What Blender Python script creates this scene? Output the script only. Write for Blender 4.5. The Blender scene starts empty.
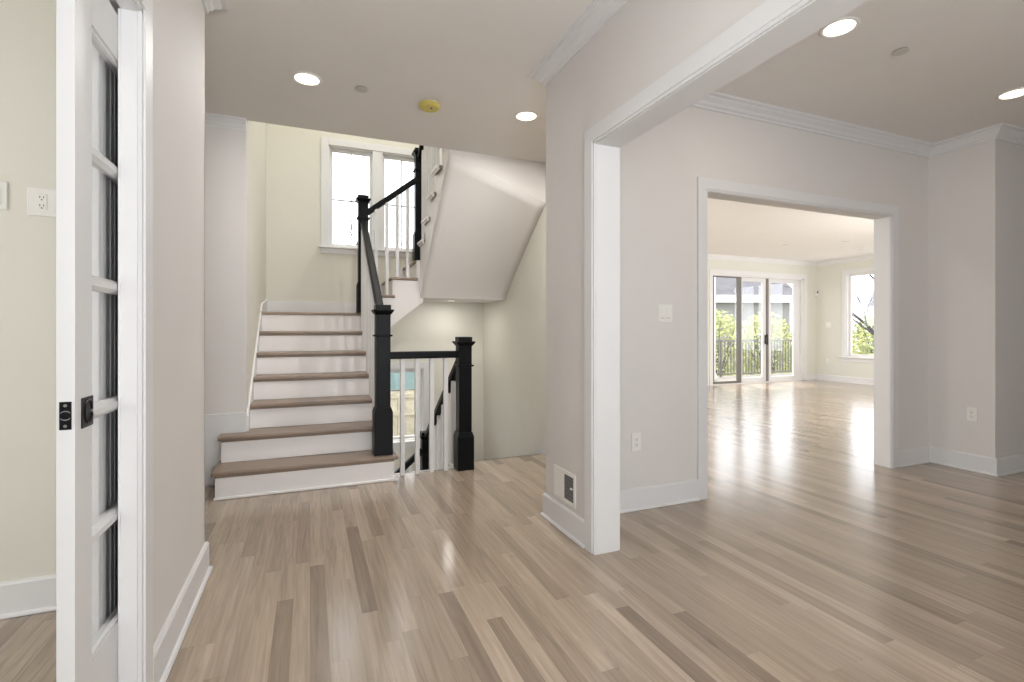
import bpy, bmesh, math, random
from mathutils import Vector, Matrix
random.seed(7)
sc = bpy.context.scene
C = sc.collection
PI = math.pi

# ------------------------------------------------------------------ camera
F = 495.0
yaw = math.atan(202 / F)                       # the view turns this far right of +Y
cd = bpy.data.cameras.new('camera'); cam = bpy.data.objects.new('camera', cd); C.objects.link(cam)
cam.location = (0, 0, 1.15); cam.rotation_euler = (PI / 2, 0, -yaw)
cd.sensor_width = 36; cd.lens = 36 * F / 1024; cd.shift_y = -10 / 1024; cd.clip_start = .05; cd.clip_end = 300
sc.camera = cam
# ------------------------------------------------------------------ world, sun, view
sc.view_settings.view_transform = 'Standard'; sc.view_settings.look = 'None'
sc.view_settings.gamma = 1; sc.view_settings.use_curve_mapping = False
sc.view_settings.exposure = 0.0
w = bpy.data.worlds.new('sky'); sc.world = w; w.use_nodes = True
bg = w.node_tree.nodes['Background']; bg.inputs[0].default_value = (.93, .96, 1, 1); bg.inputs[1].default_value = 4.0
sl = bpy.data.lights.new('sun', 'SUN'); sl.energy = 6; sl.angle = .02; sl.color = (1, .95, .86)
so = bpy.data.objects.new('sun', sl); C.objects.link(so)
so.rotation_euler = Vector((-.32, -.55, -1.1)).to_track_quat('-Z', 'Y').to_euler()

TOPZ = 5.38
def area(name, loc, direction, sx, sy, power, col=(1, 1, 1), spread=PI):
    l = bpy.data.lights.new(name, 'AREA'); l.shape = 'RECTANGLE'; l.size = sx; l.size_y = sy
    l.energy = power; l.color = col; l.spread = spread
    o = bpy.data.objects.new(name, l); C.objects.link(o); o.location = loc
    o.rotation_euler = Vector(direction).to_track_quat('-Z', 'Z' if abs(direction[2]) < .9 else 'Y').to_euler()
    return o
# fill lights added to brighten the rooms, most at assumed window openings out of view
area('fill_entry', (.45, -1.74, 1.25), (0, 1, 1.3), 1.3, 2.1, 72, (.90, .95, 1))
area('fill_dining', (2.5, -1.74, 1.5), (-.1, 1, .5), 1.2, 1.5, 8, (1, .97, .93))
area('fill_study', (-3.94, .9, 1.45), (1, 0, 0), 2.0, 1.5, 48, (.94, .98, 1))
area('fill_living_west', (2.26, 6.3, 1.4), (1, 0, 0), 2.2, 1.5, 90, (1, .98, .95))
area('fill_living_south', (8.2, 3.1, 1.45), (0, 1, 0), 3.2, 1.5, 80, (1, .98, .95))
area('fill_upper_hall', (.8, 1.06, 4.4), (0, 1, -.2), 2.0, 1.4, 32, (1, .99, .97))  # added fill before a closed wall, no window behind it
area('fill_upper_landing', (1.0, 4.9, TOPZ), (0, 0, -1), 1.6, 1.2, 55, (1, .99, .97))  # unseen fill added over the stairwell, no fixture modelled

for nm, loc, d, sx, sy in (('portal_stair', (.75, 6.12, 2.7), (0, -1, 0), 1.1, 1.15), ('portal_low', (.75, 6.12, .25), (0, -1, 0), 1.1, .85),
                           ('portal_patio', (9.25, 8.09, 1.18), (0, -1, 0), 2.7, 2.3), ('portal_side', (11.04, 6.49, 1.5), (-1, 0, 0), 1.75, 1.8)):
    p_ = area(nm, loc, d, sx, sy, 1); p_.data.cycles.is_portal = True

# ------------------------------------------------------------------ materials
def lin(c): return tuple(((v / 255 / 12.92) if v / 255 <= .04045 else ((v / 255 + .055) / 1.055) ** 2.4) for v in c)
def mat(name, rgb, rough=.5, metal=0, noise=0, nscale=30, bump=0, spec=.5, coat=0):
    m = bpy.data.materials.new(name); m.use_nodes = True; nt = m.node_tree; b = nt.nodes['Principled BSDF']
    col = lin(rgb); b.inputs['Base Color'].default_value = (*col, 1); b.inputs['Roughness'].default_value = rough
    b.inputs['Metallic'].default_value = metal; b.inputs['Specular IOR Level'].default_value = spec
    b.inputs['Coat Weight'].default_value = coat
    tc = nt.nodes.new('ShaderNodeTexCoord'); n = nt.nodes.new('ShaderNodeTexNoise'); n.inputs['Scale'].default_value = nscale
    n.inputs['Detail'].default_value = 4
    nt.links.new(tc.outputs['Object'], n.inputs['Vector'])
    if noise:
        r = nt.nodes.new('ShaderNodeValToRGB')
        r.color_ramp.elements[0].position = .3; r.color_ramp.elements[1].position = .7
        r.color_ramp.elements[0].color = (*[v * (1 - noise) for v in col], 1)
        r.color_ramp.elements[1].color = (*[min(1, v * (1 + noise)) for v in col], 1)
        nt.links.new(n.outputs['Fac'], r.inputs['Fac']); nt.links.new(r.outputs['Color'], b.inputs['Base Color'])
    if bump:
        bp = nt.nodes.new('ShaderNodeBump'); bp.inputs['Strength'].default_value = bump; bp.inputs['Distance'].default_value = .002
        nt.links.new(n.outputs['Fac'], bp.inputs['Height']); nt.links.new(bp.outputs['Normal'], b.inputs['Normal'])
    return m
M = {}
M['paint'] = mat('greige wall paint', (217, 213, 209), .7, noise=.012, nscale=3, bump=.05)
M['cream'] = mat('cream wall paint', (218, 215, 203), .7, noise=.012, nscale=3, bump=.05)
M['living'] = mat('pale living room paint', (216, 214, 204), .7, noise=.012, nscale=3, bump=.05)
M['ceiling'] = mat('ceiling paint', (230, 226, 221), .85, noise=.01, nscale=3)
M['white'] = mat('white trim paint', (221, 220, 219), .48, noise=.008, nscale=5)
M['riser'] = mat('white riser paint', (238, 234, 231), .5, noise=.01, nscale=5)
M['black'] = mat('black satin paint', (4, 5, 8), .42, noise=.1, nscale=6, spec=.18)
M['blackmetal'] = mat('black metal', (22, 22, 24), .35, .6, noise=.1)
M['steel'] = mat('brushed steel', (170, 170, 170), .3, 1, noise=.1)
M['plastic'] = mat('white plastic', (232, 230, 224), .35, noise=.01)
M['slot'] = mat('dark slot', (40, 38, 36), .6, noise=.1)
M['yellow'] = mat('yellow plastic cover', (205, 190, 95), .4, noise=.12, nscale=60)
M['grille'] = mat('grey grille', (120, 118, 116), .5, noise=.1, nscale=80)
M['railing'] = mat('dark outdoor railing', (88, 86, 84), .5, noise=.1)
M['deck'] = mat('grey deck boards', (125, 120, 113), .8, noise=.1, nscale=4)
M['grass'] = mat('dry lawn', (100, 100, 70), .9, noise=.25, nscale=2)
M['roof'] = mat('grey shingles', (84, 83, 89), .9, noise=.3, nscale=3)
M['siding'] = mat('pale siding', (135, 135, 134), .8, noise=.05, nscale=4)
M['bark'] = mat('grey bark', (66, 62, 62), .9, noise=.25, nscale=20)
M['leaf'] = mat('yellow green leaves', (168, 172, 112), .7, noise=.4, nscale=3)
M['bushtwig'] = mat('brown twigs', (70, 60, 50), .9, noise=.2, nscale=10)
M['fence'] = mat('weathered fence boards', (186, 178, 162), .9, noise=.18, nscale=9)
M['teal'] = mat('teal painted siding', (128, 152, 156), .7, noise=.06, nscale=4)
M['pocket'] = mat('near black pocket shade', (20, 20, 20), .9, noise=.1)  # near-black puts the unlit cavity's shade into the colour
M['bar'] = mat('backlit shade muntin bar', (128, 128, 128), .5, noise=.03)  # grey imitates the shade on backlit muntins
M['weather'] = mat('grey screen frame', (112, 108, 104), .5, noise=.05)

def glass(name, tint=(1, 1, 1), refl=.06, rough=0.0):
    m = bpy.data.materials.new(name); m.use_nodes = True; nt = m.node_tree; nt.nodes.clear()
    o = nt.nodes.new('ShaderNodeOutputMaterial'); mx = nt.nodes.new('ShaderNodeMixShader')
    t = nt.nodes.new('ShaderNodeBsdfTransparent'); g = nt.nodes.new('ShaderNodeBsdfGlossy'); g.inputs['Roughness'].default_value = rough
    t.inputs[0].default_value = (*tint, 1)
    f = nt.nodes.new('ShaderNodeLayerWeight'); f.inputs['Blend'].default_value = .5
    p = nt.nodes.new('ShaderNodeMath'); p.operation = 'POWER'; p.inputs[1].default_value = 4
    a = nt.nodes.new('ShaderNodeMath'); a.operation = 'MULTIPLY_ADD'; a.inputs[1].default_value = .8; a.inputs[2].default_value = refl
    a.use_clamp = True
    nt.links.new(f.outputs['Facing'], p.inputs[0]); nt.links.new(p.outputs[0], a.inputs[0]); nt.links.new(a.outputs[0], mx.inputs[0])
    nt.links.new(t.outputs[0], mx.inputs[1]); nt.links.new(g.outputs[0], mx.inputs[2]); nt.links.new(mx.outputs[0], o.inputs[0])
    return m
M['glass'] = glass('window glass')

def emit(name, rgb, strength):
    m = bpy.data.materials.new(name); m.use_nodes = True; b = m.node_tree.nodes['Principled BSDF']
    b.inputs['Base Color'].default_value = (*lin(rgb), 1); b.inputs['Emission Color'].default_value = (*lin(rgb), 1)
    b.inputs['Emission Strength'].default_value = strength
    return m
M['lamp'] = emit('lit lamp lens', (255, 240, 215), 4.5)
M['lamp_off'] = mat('unlit lamp lens', (200, 196, 188), .5, noise=.02)

def wood(name, along='Y', width=.065, length=.95, dark=(132, 115, 99), light=(186, 168, 148), rough=.19, planks=True):
    """Strip oak: plank id from position, colour per plank, grain stretched along the board, thin seams."""
    m = bpy.data.materials.new(name); m.use_nodes = True; nt = m.node_tree; L = nt.links.new; N = nt.nodes.new
    b = nt.nodes['Principled BSDF']
    def math_(op, a=None, bb=None, c=None):
        n = N('ShaderNodeMath'); n.operation = op
        for i, v in enumerate((a, bb, c)):
            if v is None: continue
            if isinstance(v, (int, float)): n.inputs[i].default_value = v
            else: L(v, n.inputs[i])
        return n.outputs[0]
    tc = N('ShaderNodeTexCoord'); sep = N('ShaderNodeSeparateXYZ'); L(tc.outputs['Object'], sep.inputs[0])
    U, V = (sep.outputs[0], sep.outputs[1]) if along == 'Y' else (sep.outputs[1], sep.outputs[0])
    us = math_('DIVIDE', U, width); row = math_('FLOOR', us)
    wn = N('ShaderNodeTexWhiteNoise'); wn.noise_dimensions = '1D'; L(row, wn.inputs['W'])
    vs = math_('ADD', math_('DIVIDE', V, length), math_('MULTIPLY', wn.outputs['Value'], 7.3)); seg = math_('FLOOR', vs)
    cb = N('ShaderNodeCombineXYZ'); L(row, cb.inputs[0]); L(seg, cb.inputs[1])
    wid = N('ShaderNodeTexWhiteNoise'); wid.noise_dimensions = '2D'; L(cb.outputs[0], wid.inputs['Vector'])
    ramp = N('ShaderNodeValToRGB'); cr = ramp.color_ramp
    D, Lt = lin(dark), lin(light)
    mixc = lambda k: (*[a * (1 - k) + c * k for a, c in zip(D, Lt)], 1)
    cr.elements[0].position = 0; cr.elements[0].color = mixc(.1)
    cr.elements[1].position = 1; cr.elements[1].color = mixc(1)
    e = cr.elements.new(.16); e.color = mixc(.40)
    e = cr.elements.new(.5); e.color = mixc(.56)
    e = cr.elements.new(.86); e.color = mixc(.74)
    L(wid.outputs['Value'], ramp.inputs['Fac'])
    # grain
    gv = N('ShaderNodeCombineXYZ')
    L(math_('MULTIPLY', U, 34), gv.inputs[0]); L(math_('MULTIPLY', V, 1.7), gv.inputs[1]); L(math_('MULTIPLY', wid.outputs['Value'], 31), gv.inputs[2])
    gn = N('ShaderNodeTexNoise'); gn.inputs['Scale'].default_value = 1.6; gn.inputs['Detail'].default_value = 6; gn.inputs['Distortion'].default_value = .9
    L(gv.outputs[0], gn.inputs['Vector'])
    gf = N('ShaderNodeMapRange'); gf.inputs[1].default_value = .3; gf.inputs[2].default_value = .7
    gf.inputs[3].default_value = .80; gf.inputs[4].default_value = 1.12; L(gn.outputs['Fac'], gf.inputs[0])
    # knots
    kv = N('ShaderNodeCombineXYZ'); L(math_('MULTIPLY', U, 6), kv.inputs[0]); L(math_('MULTIPLY', V, 2.2), kv.inputs[1])
    kn = N('ShaderNodeTexNoise'); kn.inputs['Scale'].default_value = 2.0; kn.inputs['Detail'].default_value = 3; L(kv.outputs[0], kn.inputs['Vector'])
    kf = N('ShaderNodeMapRange'); kf.inputs[1].default_value = .68; kf.inputs[2].default_value = .8; kf.inputs[3].default_value = 1; kf.inputs[4].default_value = .72
    L(kn.outputs['Fac'], kf.inputs[0])
    val = math_('MULTIPLY', gf.outputs[0], kf.outputs[0])
    if planks:
        fu = math_('FRACT', us); du = math_('MINIMUM', fu, math_('SUBTRACT', 1, fu))
        fv = math_('FRACT', vs); dv = math_('MINIMUM', fv, math_('SUBTRACT', 1, fv))
        su = N('ShaderNodeMapRange'); su.inputs[1].default_value = 0; su.inputs[2].default_value = .014; su.inputs[3].default_value = .8; su.inputs[4].default_value = 1; L(du, su.inputs[0])
        sv = N('ShaderNodeMapRange'); sv.inputs[1].default_value = 0; sv.inputs[2].default_value = .0012; sv.inputs[3].default_value = .8; sv.inputs[4].default_value = 1; L(dv, sv.inputs[0])
        val = math_('MULTIPLY', val, math_('MULTIPLY', su.outputs[0], sv.outputs[0]))
    mul = N('ShaderNodeVectorMath'); mul.operation = 'SCALE'; L(ramp.outputs['Color'], mul.inputs[0]); L(val, mul.inputs['Scale'])
    L(mul.outputs[0], b.inputs['Base Color'])
    b.inputs['Coat Weight'].default_value = .35 if planks else 0; b.inputs['Coat Roughness'].default_value = .17
    rr = N('ShaderNodeMapRange'); rr.inputs[3].default_value = rough * .8; rr.inputs[4].default_value = rough * 1.35; L(gn.outputs['Fac'], rr.inputs[0]); L(rr.outputs[0], b.inputs['Roughness'])
    bp = N('ShaderNodeBump'); bp.inputs['Strength'].default_value = .06; bp.inputs['Distance'].default_value = .002
    L(gn.outputs['Fac'], bp.inputs['Height']); L(bp.outputs['Normal'], b.inputs['Normal'])
    return m
M['floor'] = wood('strip oak floor')
M['tread'] = wood('oak tread', 'X', .6, 9, (134, 116, 101), (150, 131, 115), .35, planks=False)
M['treadY'] = wood('oak tread turned', 'Y', .6, 9, (134, 116, 101), (150, 131, 115), .35, planks=False)

# ------------------------------------------------------------------ mesh helpers
class MB:
    def __init__(s): s.bm = bmesh.new()
    def box(s, x0, x1, y0, y1, z0, z1, bev=0):
        x0, x1 = min(x0, x1), max(x0, x1); y0, y1 = min(y0, y1), max(y0, y1); z0, z1 = min(z0, z1), max(z0, z1)
        r = bmesh.ops.create_cube(s.bm, size=1)
        bmesh.ops.transform(s.bm, verts=r['verts'], matrix=Matrix.Translation(((x0 + x1) / 2, (y0 + y1) / 2, (z0 + z1) / 2)) @ Matrix.Diagonal((x1 - x0, y1 - y0, z1 - z0, 1)))
        if bev:
            es = list({e for v in r['verts'] for e in v.link_edges})
            bmesh.ops.bevel(s.bm, geom=es, offset=bev, segments=2, affect='EDGES', profile=.5)
        return s
    def prism(s, pts, axis, a, b):
        """closed polygon pts in the plane across axis, extruded a..b"""
        def P(p, t):
            return {'x': (t, p[0], p[1]), 'y': (p[0], t, p[1]), 'z': (p[0], p[1], t)}[axis]
        va = [s.bm.verts.new(P(p, a)) for p in pts]; vb = [s.bm.verts.new(P(p, b)) for p in pts]
        n = len(pts); s.bm.faces.new(va); s.bm.faces.new(list(reversed(vb)))
        for i in range(n): s.bm.faces.new((va[i], va[(i + 1) % n], vb[(i + 1) % n], vb[i]))
        return s
    def hexa(s, p):
        """8 points: bottom ring 0-3, top ring 4-7"""
        v = [s.bm.verts.new(q) for q in p]
        for f in ((3, 2, 1, 0), (4, 5, 6, 7), (0, 1, 5, 4), (1, 2, 6, 5), (2, 3, 7, 6), (3, 0, 4, 7)): s.bm.faces.new([v[i] for i in f])
        return s
    def bar(s, p, q, wd, ht, bev=0):
        """rectangular bar from p to q, width across (horizontal), ht vertical-ish"""
        p, q = Vector(p), Vector(q); d = (q - p); L = d.length; d.normalize()
        side = d.cross(Vector((0, 0, 1)))
        side = Vector((1, 0, 0)) if side.length < 1e-4 else side.normalized()
        up = side.cross(d)
        r = bmesh.ops.create_cube(s.bm, size=1)
        m = Matrix((( *[d[0] * L, side[0] * wd, up[0] * ht], (p[0] + q[0]) / 2), (d[1] * L, side[1] * wd, up[1] * ht, (p[1] + q[1]) / 2), (d[2] * L, side[2] * wd, up[2] * ht, (p[2] + q[2]) / 2), (0, 0, 0, 1)))
        bmesh.ops.transform(s.bm, verts=r['verts'], matrix=m)
        if bev:
            es = list({e for v in r['verts'] for e in v.link_edges})
            bmesh.ops.bevel(s.bm, geom=es, offset=bev, segments=3, affect='EDGES', profile=.5)
        return s
    def lathe(s, prof, loc=(0, 0, 0), axis='z', seg=40, sign=1):
        """prof: (r, h) revolve; along axis"""
        rings = []
        for r, h in prof:
            ring = []
            for i in range(seg):
                a = 2 * PI * i / seg; c, n = r * math.cos(a), r * math.sin(a)
                p = {'z': (c, n, h * sign), 'y': (c, h * sign, n), 'x': (h * sign, c, n)}[axis]
                ring.append(s.bm.verts.new((p[0] + loc[0], p[1] + loc[1], p[2] + loc[2])))
            rings.append(ring)
        for a, b in zip(rings, rings[1:]):
            for i in range(seg): s.bm.faces.new((a[i], a[(i + 1) % seg], b[(i + 1) % seg], b[i]))
        s.bm.faces.new(rings[0]); s.bm.faces.new(rings[-1])
        return s
    def tube(s, pts, rads, seg=6):
        rings = []
        for k, p in enumerate(pts):
            p = Vector(p); d = Vector(pts[min(k + 1, len(pts) - 1)]) - Vector(pts[max(k - 1, 0)]); d.normalize()
            a = d.orthogonal().normalized(); b = d.cross(a)
            rings.append([s.bm.verts.new(p + (a * math.cos(2 * PI * i / seg) + b * math.sin(2 * PI * i / seg)) * rads[k]) for i in range(seg)])
        for a, b in zip(rings, rings[1:]):
            # align rings
            off = min(range(seg), key=lambda o: (a[0].co - b[o].co).length)
            for i in range(seg): s.bm.faces.new((a[i], a[(i + 1) % seg], b[(i + 1 + off) % seg], b[(i + off) % seg]))
        s.bm.faces.new(rings[0]); s.bm.faces.new(rings[-1])
        return s
    def sweep(s, path, prof, side=1):
        """profile (out, z) swept along an xy polyline with mitred corners; side=+1 right of travel"""
        pts = [Vector((p[0], p[1])) for p in path]; n = len(pts); rings = []
        def nrm(d): return Vector((d[1], -d[0])) * side
        for i, p in enumerate(pts):
            if i == 0: nn = nrm((pts[1] - p).normalized())
            elif i == n - 1: nn = nrm((p - pts[i - 1]).normalized())
            else:
                a = nrm((p - pts[i - 1]).normalized()); b = nrm((pts[i + 1] - p).normalized())
                nn = (a + b); nn = nn / (nn.dot(a))
            rings.append([s.bm.verts.new((p[0] + nn[0] * o, p[1] + nn[1] * o, z)) for o, z in prof])
        m = len(prof)
        for a, b in zip(rings, rings[1:]):
            for i in range(m): s.bm.faces.new((a[i], a[(i + 1) % m], b[(i + 1) % m], b[i]))
        s.bm.faces.new(rings[0]); s.bm.faces.new(rings[-1])
        return s
    def build(s, name, m, parent=None, smooth=False):
        bmesh.ops.recalc_face_normals(s.bm, faces=s.bm.faces)
        me = bpy.data.meshes.new(name); s.bm.to_mesh(me); s.bm.free(); me.materials.append(m)
        if smooth:
            for p in me.polygons: p.use_smooth = True
        o = bpy.data.objects.new(name, me); C.objects.link(o)
        if parent is not None:
            o.parent = parent; o.matrix_parent_inverse = Matrix.Identity(4)
            o.location = -Vector(parent.location) if not parent.get('local') else (0, 0, 0)
        return o
def tag(o, label=None, cat=None, group=None, kind=None):
    if label: o['label'] = label
    if cat: o['category'] = cat
    if group: o['group'] = group
    if kind: o['kind'] = kind
    return o
def thing(name, label, cat, loc=(0, 0, 0), group=None, local=False):
    """Empty at a thing's base. local=True: its parts are modelled round its own origin."""
    o = bpy.data.objects.new(name, None); C.objects.link(o); o.location = loc; o.empty_display_size = .1
    if local: o['local'] = 1
    return tag(o, label, cat, group)
def struct(name, mb, m, label=None): return tag(mb.build(name, m), label, kind='structure')
def sthing(name, label=None, loc=(0, 0, 0)):
    o = bpy.data.objects.new(name, None); C.objects.link(o); o.location = loc; o['kind'] = 'structure'
    if label: o['label'] = label
    return o
def copy_tree(o, parent=None):
    c = o.copy(); C.objects.link(c)
    if parent is not None: c.parent = parent
    for ch in list(o.children): copy_tree(ch, c)
    return c

# ------------------------------------------------------------------ key dimensions
H = 2.76                                        # ceiling
XL, XLB = -.465, -.60                            # left wall, foyer face / study face
XW, XWD = 1.36, 1.498                           # wall between foyer and dining room
Y2, Y2B = 2.652, 2.772                            # wall between dining and living room
YB = 4.27                                       # back wall line / edge of the stairwell ceiling
XS, XR = -.45, 2.09                             # stairwell side walls
YS = 6.10                                       # stairwell far wall
YF = -1.8                                       # front wall
XC, YC = 5.04, 2.19                             # dining room right hand corner
XE = 11.05; YL = 8.10                           # living room right and far walls
TOP = 5.4                                       # top of the stair shaft
R = .1915

# ------------------------------------------------------------------ floor, ceiling
f = MB()
f.box(-4, XL - .14, YF, 2.62, -.25, 0)
f.box(XL - .14, 7.2, YF, Y2B, -.25, 0)
f.box(-2.6, XL - .14, 2.62, YB, -.25, 0)
f.box(XL - .14, .56, Y2B, YB, -.25, 0)
f.box(.56, 1.22, Y2B, 4.06, -.25, 0)
f.box(1.22, XR, Y2B, 4.17, -.25, 0)
f.box(XR, XE, Y2B, 4.17, -.25, 0); f.box(XR + .05, XE, 4.17, YL, -.25, 0)
struct('floor', f, M['floor'], 'pale greige strip oak floor running towards the stairs and living room')
c = MB()
c.box(-4, 7.2, YF, Y2B, H, H + .29)
c.box(-2.6, XR + .1, Y2B, YB, H, H + .29)
c.box(XR + .1, XE, Y2B, YL, H, H + .29)
struct('ceiling', c, M['ceiling'])
struct('ceiling_stairwell', MB().box(XS - .1, XR + .1, 1.0, YS + .1, TOP, TOP + .1), M['ceiling'])

# ------------------------------------------------------------------ walls
def wall_with_holes(axis, pos, thick, a0, a1, z0, z1, holes):
    """wall along x (axis='x') or y, from pos to pos+thick; holes: (a,b,z,z)"""
    mb = MB(); cuts = sorted(holes); cur = a0
    def put(a, b, c_, d):
        if b - a < 1e-5 or d - c_ < 1e-5: return
        if axis == 'x': mb.box(a, b, pos, pos + thick, c_, d)
        else: mb.box(pos, pos + thick, a, b, c_, d)
    for (a, b, c_, d) in cuts:
        put(cur, a, z0, z1); put(a, b, z0, c_); put(a, b, d, z1); cur = b
    put(cur, a1, z0, z1)
    return mb
DH = 2.08                                       # pocket door head
w = MB()
w.box(XLB, XL, YF, .85, 0, H); w.box(XLB, XL, .85, 2.742, DH + .02, H)
w.box(XL - .016, XL, 1.765, 2.742, 0, DH + .02); w.box(XLB, XLB + .016, 1.765, 2.742, 0, DH + .02)
w.box(XLB, XL, 2.715, 2.742, 0, DH + .02)
struct('wall_left', w, M['paint'])
w = MB(); w.box(XL - .0175, XL - .0165, 1.78, 2.715, 0.002, DH); w.box(XLB + .016, XLB + .0165, 1.78, 2.715, 0.002, DH); w.box(XLB + .017, XL - .017, 2.71, 2.7149, 0.002, DH)
struct('wall_pocket_shade', w, M['pocket'])
struct('wall_study_back', MB().box(-4, XLB, 2.62, 2.742, 0, H), M['cream'])
struct('wall_study_left', wall_with_holes('y', -4.1, .1, YF, 2.742, 0, H, [(-.1, 1.9, .7, 2.2)]), M['cream'])
struct('wall_front', wall_with_holes('x', YF - .12, .12, -4.1, 7.3, 0, H, [(-.2, 1.1, .2, 2.3), (1.9, 3.1, .75, 2.25)]), M['paint'])
struct('wall_hall_back', MB().box(-2.6, XS, YB, YB + .12, 0, H), M['paint'])
struct('wall_hall_left', MB().box(-2.7, -2.6, 2.742, YB + .12, 0, H), M['paint'])
# wall between foyer and dining room with its wide cased opening
OY = 2.19; OZ = 2.11
struct('wall_foyer_right', wall_with_holes('y', XW, XWD - XW, YF, Y2B, 0, H, [(-1.3, OY + .018, -.001, OZ + .018)]), M['paint'])
OX0, OX1 = 2.534, 4.512
struct('wall_dining_back', wall_with_holes('x', Y2, Y2B - Y2, XWD, XC + .1, 0, H, [(OX0 - .018, OX1 + .018, -.001, OZ + .018)]), M['paint'])
w = MB(); w.box(XC, XC + .1, YC + .1, Y2, 0, H); w.box(XC, 7.3, YC, YC + .1, 0, H)
struct('wall_dining_corner', w, M['paint'])
struct('wall_dining_right', MB().box(7.2, 7.3, YF, YC, 0, H), M['paint'])
# stairwell shaft
UW = (.20, 1.30)                                # twin window rough opening in x
w = wall_with_holes('x', YS, .14, XS - .1, XR + .1, -1.3, TOP, [])
w.bm.free()
w = MB()
w.box(XS - .1, UW[0], YS, YS + .14, -1.3, TOP); w.box(UW[1], XR + .1, YS, YS + .14, -1.3, TOP)
w.box(UW[0], UW[1], YS, YS + .14, 3.30, TOP); w.box(UW[0], UW[1], YS, YS + .14, .69, 2.127); w.box(UW[0], UW[1], YS, YS + .14, -1.3, -.19)
struct('wall_stairwell_back', w, M['cream'])
w = MB(); w.box(XS - .1, XS, YB + .12, YS, -1.3, TOP); w.box(XS - .1, XS, YB, YB + .12, H + .29, TOP); w.box(XS - .1, XS, YB, YB + .12, -1.3, -.25); w.box(XS - .1, XS, 1.0, YB, H + .29, TOP)
struct('wall_stairwell_left', w, M['cream'])
w = MB(); w.box(XR, XR + .1, YB - .12, YS, -1.3, TOP); w.box(XR, XR + .1, 1.0, YB - .12, H + .29, TOP); w.box(XR, XR + .1, 4.0, YB - .12, -1.3, -.25)
struct('wall_stairwell_right', w, M['cream'])
struct('wall_upper_hall', MB().box(XS - .1, XR + .1, .9, 1.0, H + .29, TOP), M['cream'])
# basement side under the floor edge, and side under the first flight
w = MB(); w.box(.46, 1.22, 4.0, 4.06, -1.3, -.25); w.box(1.22, XR, 4.11, 4.17, -1.3, -.25)
struct('wall_stair_pit', w, M['cream'])
struct('floor_lower', MB().box(XS, XR, 4.0, YS, -1.5, -1.3), M['floor'])
# living room
struct('wall_living_left', wall_with_holes('y', XR + .1, .06, YB + .0, YL, 0, H, [(5.2, 7.4, .65, 2.15)]), M['living'])
LD = (7.885, 10.63, 2.36)                       # door opening x0, x1, head
struct('wall_living_back', wall_with_holes('x', YL, .15, XR + .1, XE + .15, -.25, H, [(LD[0], LD[1], 0, LD[2])]), M['living'])
LW = (5.6, 7.385, .58, 2.42)                    # window in the right wall: y0,y1,z0,z1
struct('wall_living_right', wall_with_holes('y', XE, .15, YC, YL, -.25, H, [(LW[0], LW[1], LW[2], LW[3])]), M['living'])
struct('wall_living_front', wall_with_holes('x', Y2B, .06, XC + .1, XE, 0, H, [(6.6, 9.8, .7, 2.2)]), M['living'])

# ------------------------------------------------------------------ crown, baseboards
crown = [(0, H - .085), (.012, H - .085), (.014, H - .07), (.026, H - .062), (.034, H - .046), (.058, H - .028), (.064, H - .016), (.084, H - .014), (.088, H), (0, H)]
base = [(0, .002), (.029, .002), (.029, .008), (.025, .015), (.016, .018), (.016, .130), (.012, .136), (.010, .14), (0, .14)]
def crownrun(name, path, side, m='white'): struct(name, MB().sweep(path, crown, side), M[m])
crownrun('trim_1', [(XL, YF), (XL, 2.742), (-2.6, 2.742)], 1)
crownrun('trim_2', [(XW, YF), (XW, Y2B), (XR + .1, Y2B), (5.0, Y2B)], -1)
struct('trim_3', MB().sweep([(-2.6, YB), (XS, YB)], [(o_ * .5, z) for o_, z in crown], 1), M['white'])
crownrun('trim_4', [(XWD, YF), (XWD, Y2), (XC, Y2), (XC, YC), (7.2, YC)], 1)
crownrun('trim_5', [(XR + .16, YB), (XR + .16, YL), (XE, YL), (XE, Y2B + .06)], 1)
def baserun(name, path, side): struct(name, MB().sweep(path, base, side), M['white'])
baserun('baseboard_left', [(XL, 1.842), (XL, 2.742), (-2.6, 2.742)], 1)
baserun('baseboard_study', [(-4, 2.62), (XLB, 2.62)], 1)
baserun('baseboard_right', [(XW, OY + .089), (XW, Y2B), (2.45, Y2B)], -1)
baserun('baseboard_dining', [(XWD + .001, Y2), (OX0 - .09, Y2)], 1)
baserun('baseboard_dining_corner', [(OX1 + .085, Y2), (XC, Y2), (XC, YC), (7.2, YC)], 1)
baserun('baseboard_living', [(XR + .16, YB), (XR + .16, YL), (LD[0] - .1, YL)], 1)
baserun('baseboard_living_right', [(LD[1] + .1, YL), (XE, YL), (XE, Y2B + .06)], 1)
w = MB(); w.box(-2.6, XS, YB - .018, YB, .002, .53); w.box(-2.6, -.60, YB - .03, YB - .018, .002, .022)
struct('baseboard_hall_back', w, M['white'])

# ------------------------------------------------------------------ casings
def casing(name, plane, pos, out, a0, a1, head, wd=.09, bottom=0.0, legs=(1, 1)):
    """three-sided casing on a wall face. plane 'x': face normal along x at x=pos, runs in y; out=+1/-1 direction; a0,a1 = opening"""
    mb = MB(); t = .016 * out
    def bx(a, b, c_, d, th, o0=0):
        if plane == 'x': mb.box(pos + o0, pos + th, a, b, c_, d)
        else: mb.box(a, b, pos + o0, pos + th, c_, d)
    rv = .004
    for k, (s0, s1) in enumerate((((a0 - wd), a0 - rv), (a1 + rv, (a1 + wd)))):
        if not legs[k]: continue
        if k == 0: bx(s0, s1 - .014, bottom, head + wd, t); bx(s1 - .014, s1, bottom, head + .014, t * .62)
        else: bx(s0 + .014, s1, bottom, head + wd, t); bx(s0, s0 + .014, bottom, head + .014, t * .62)
    bx(a0 - .018, a1 + .018, head + .018, head + wd, t)
    bx(a0 - .018, a1 + .018, head + rv, head + .018, t * .62)
    return struct(name, mb, M['white'])
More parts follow.
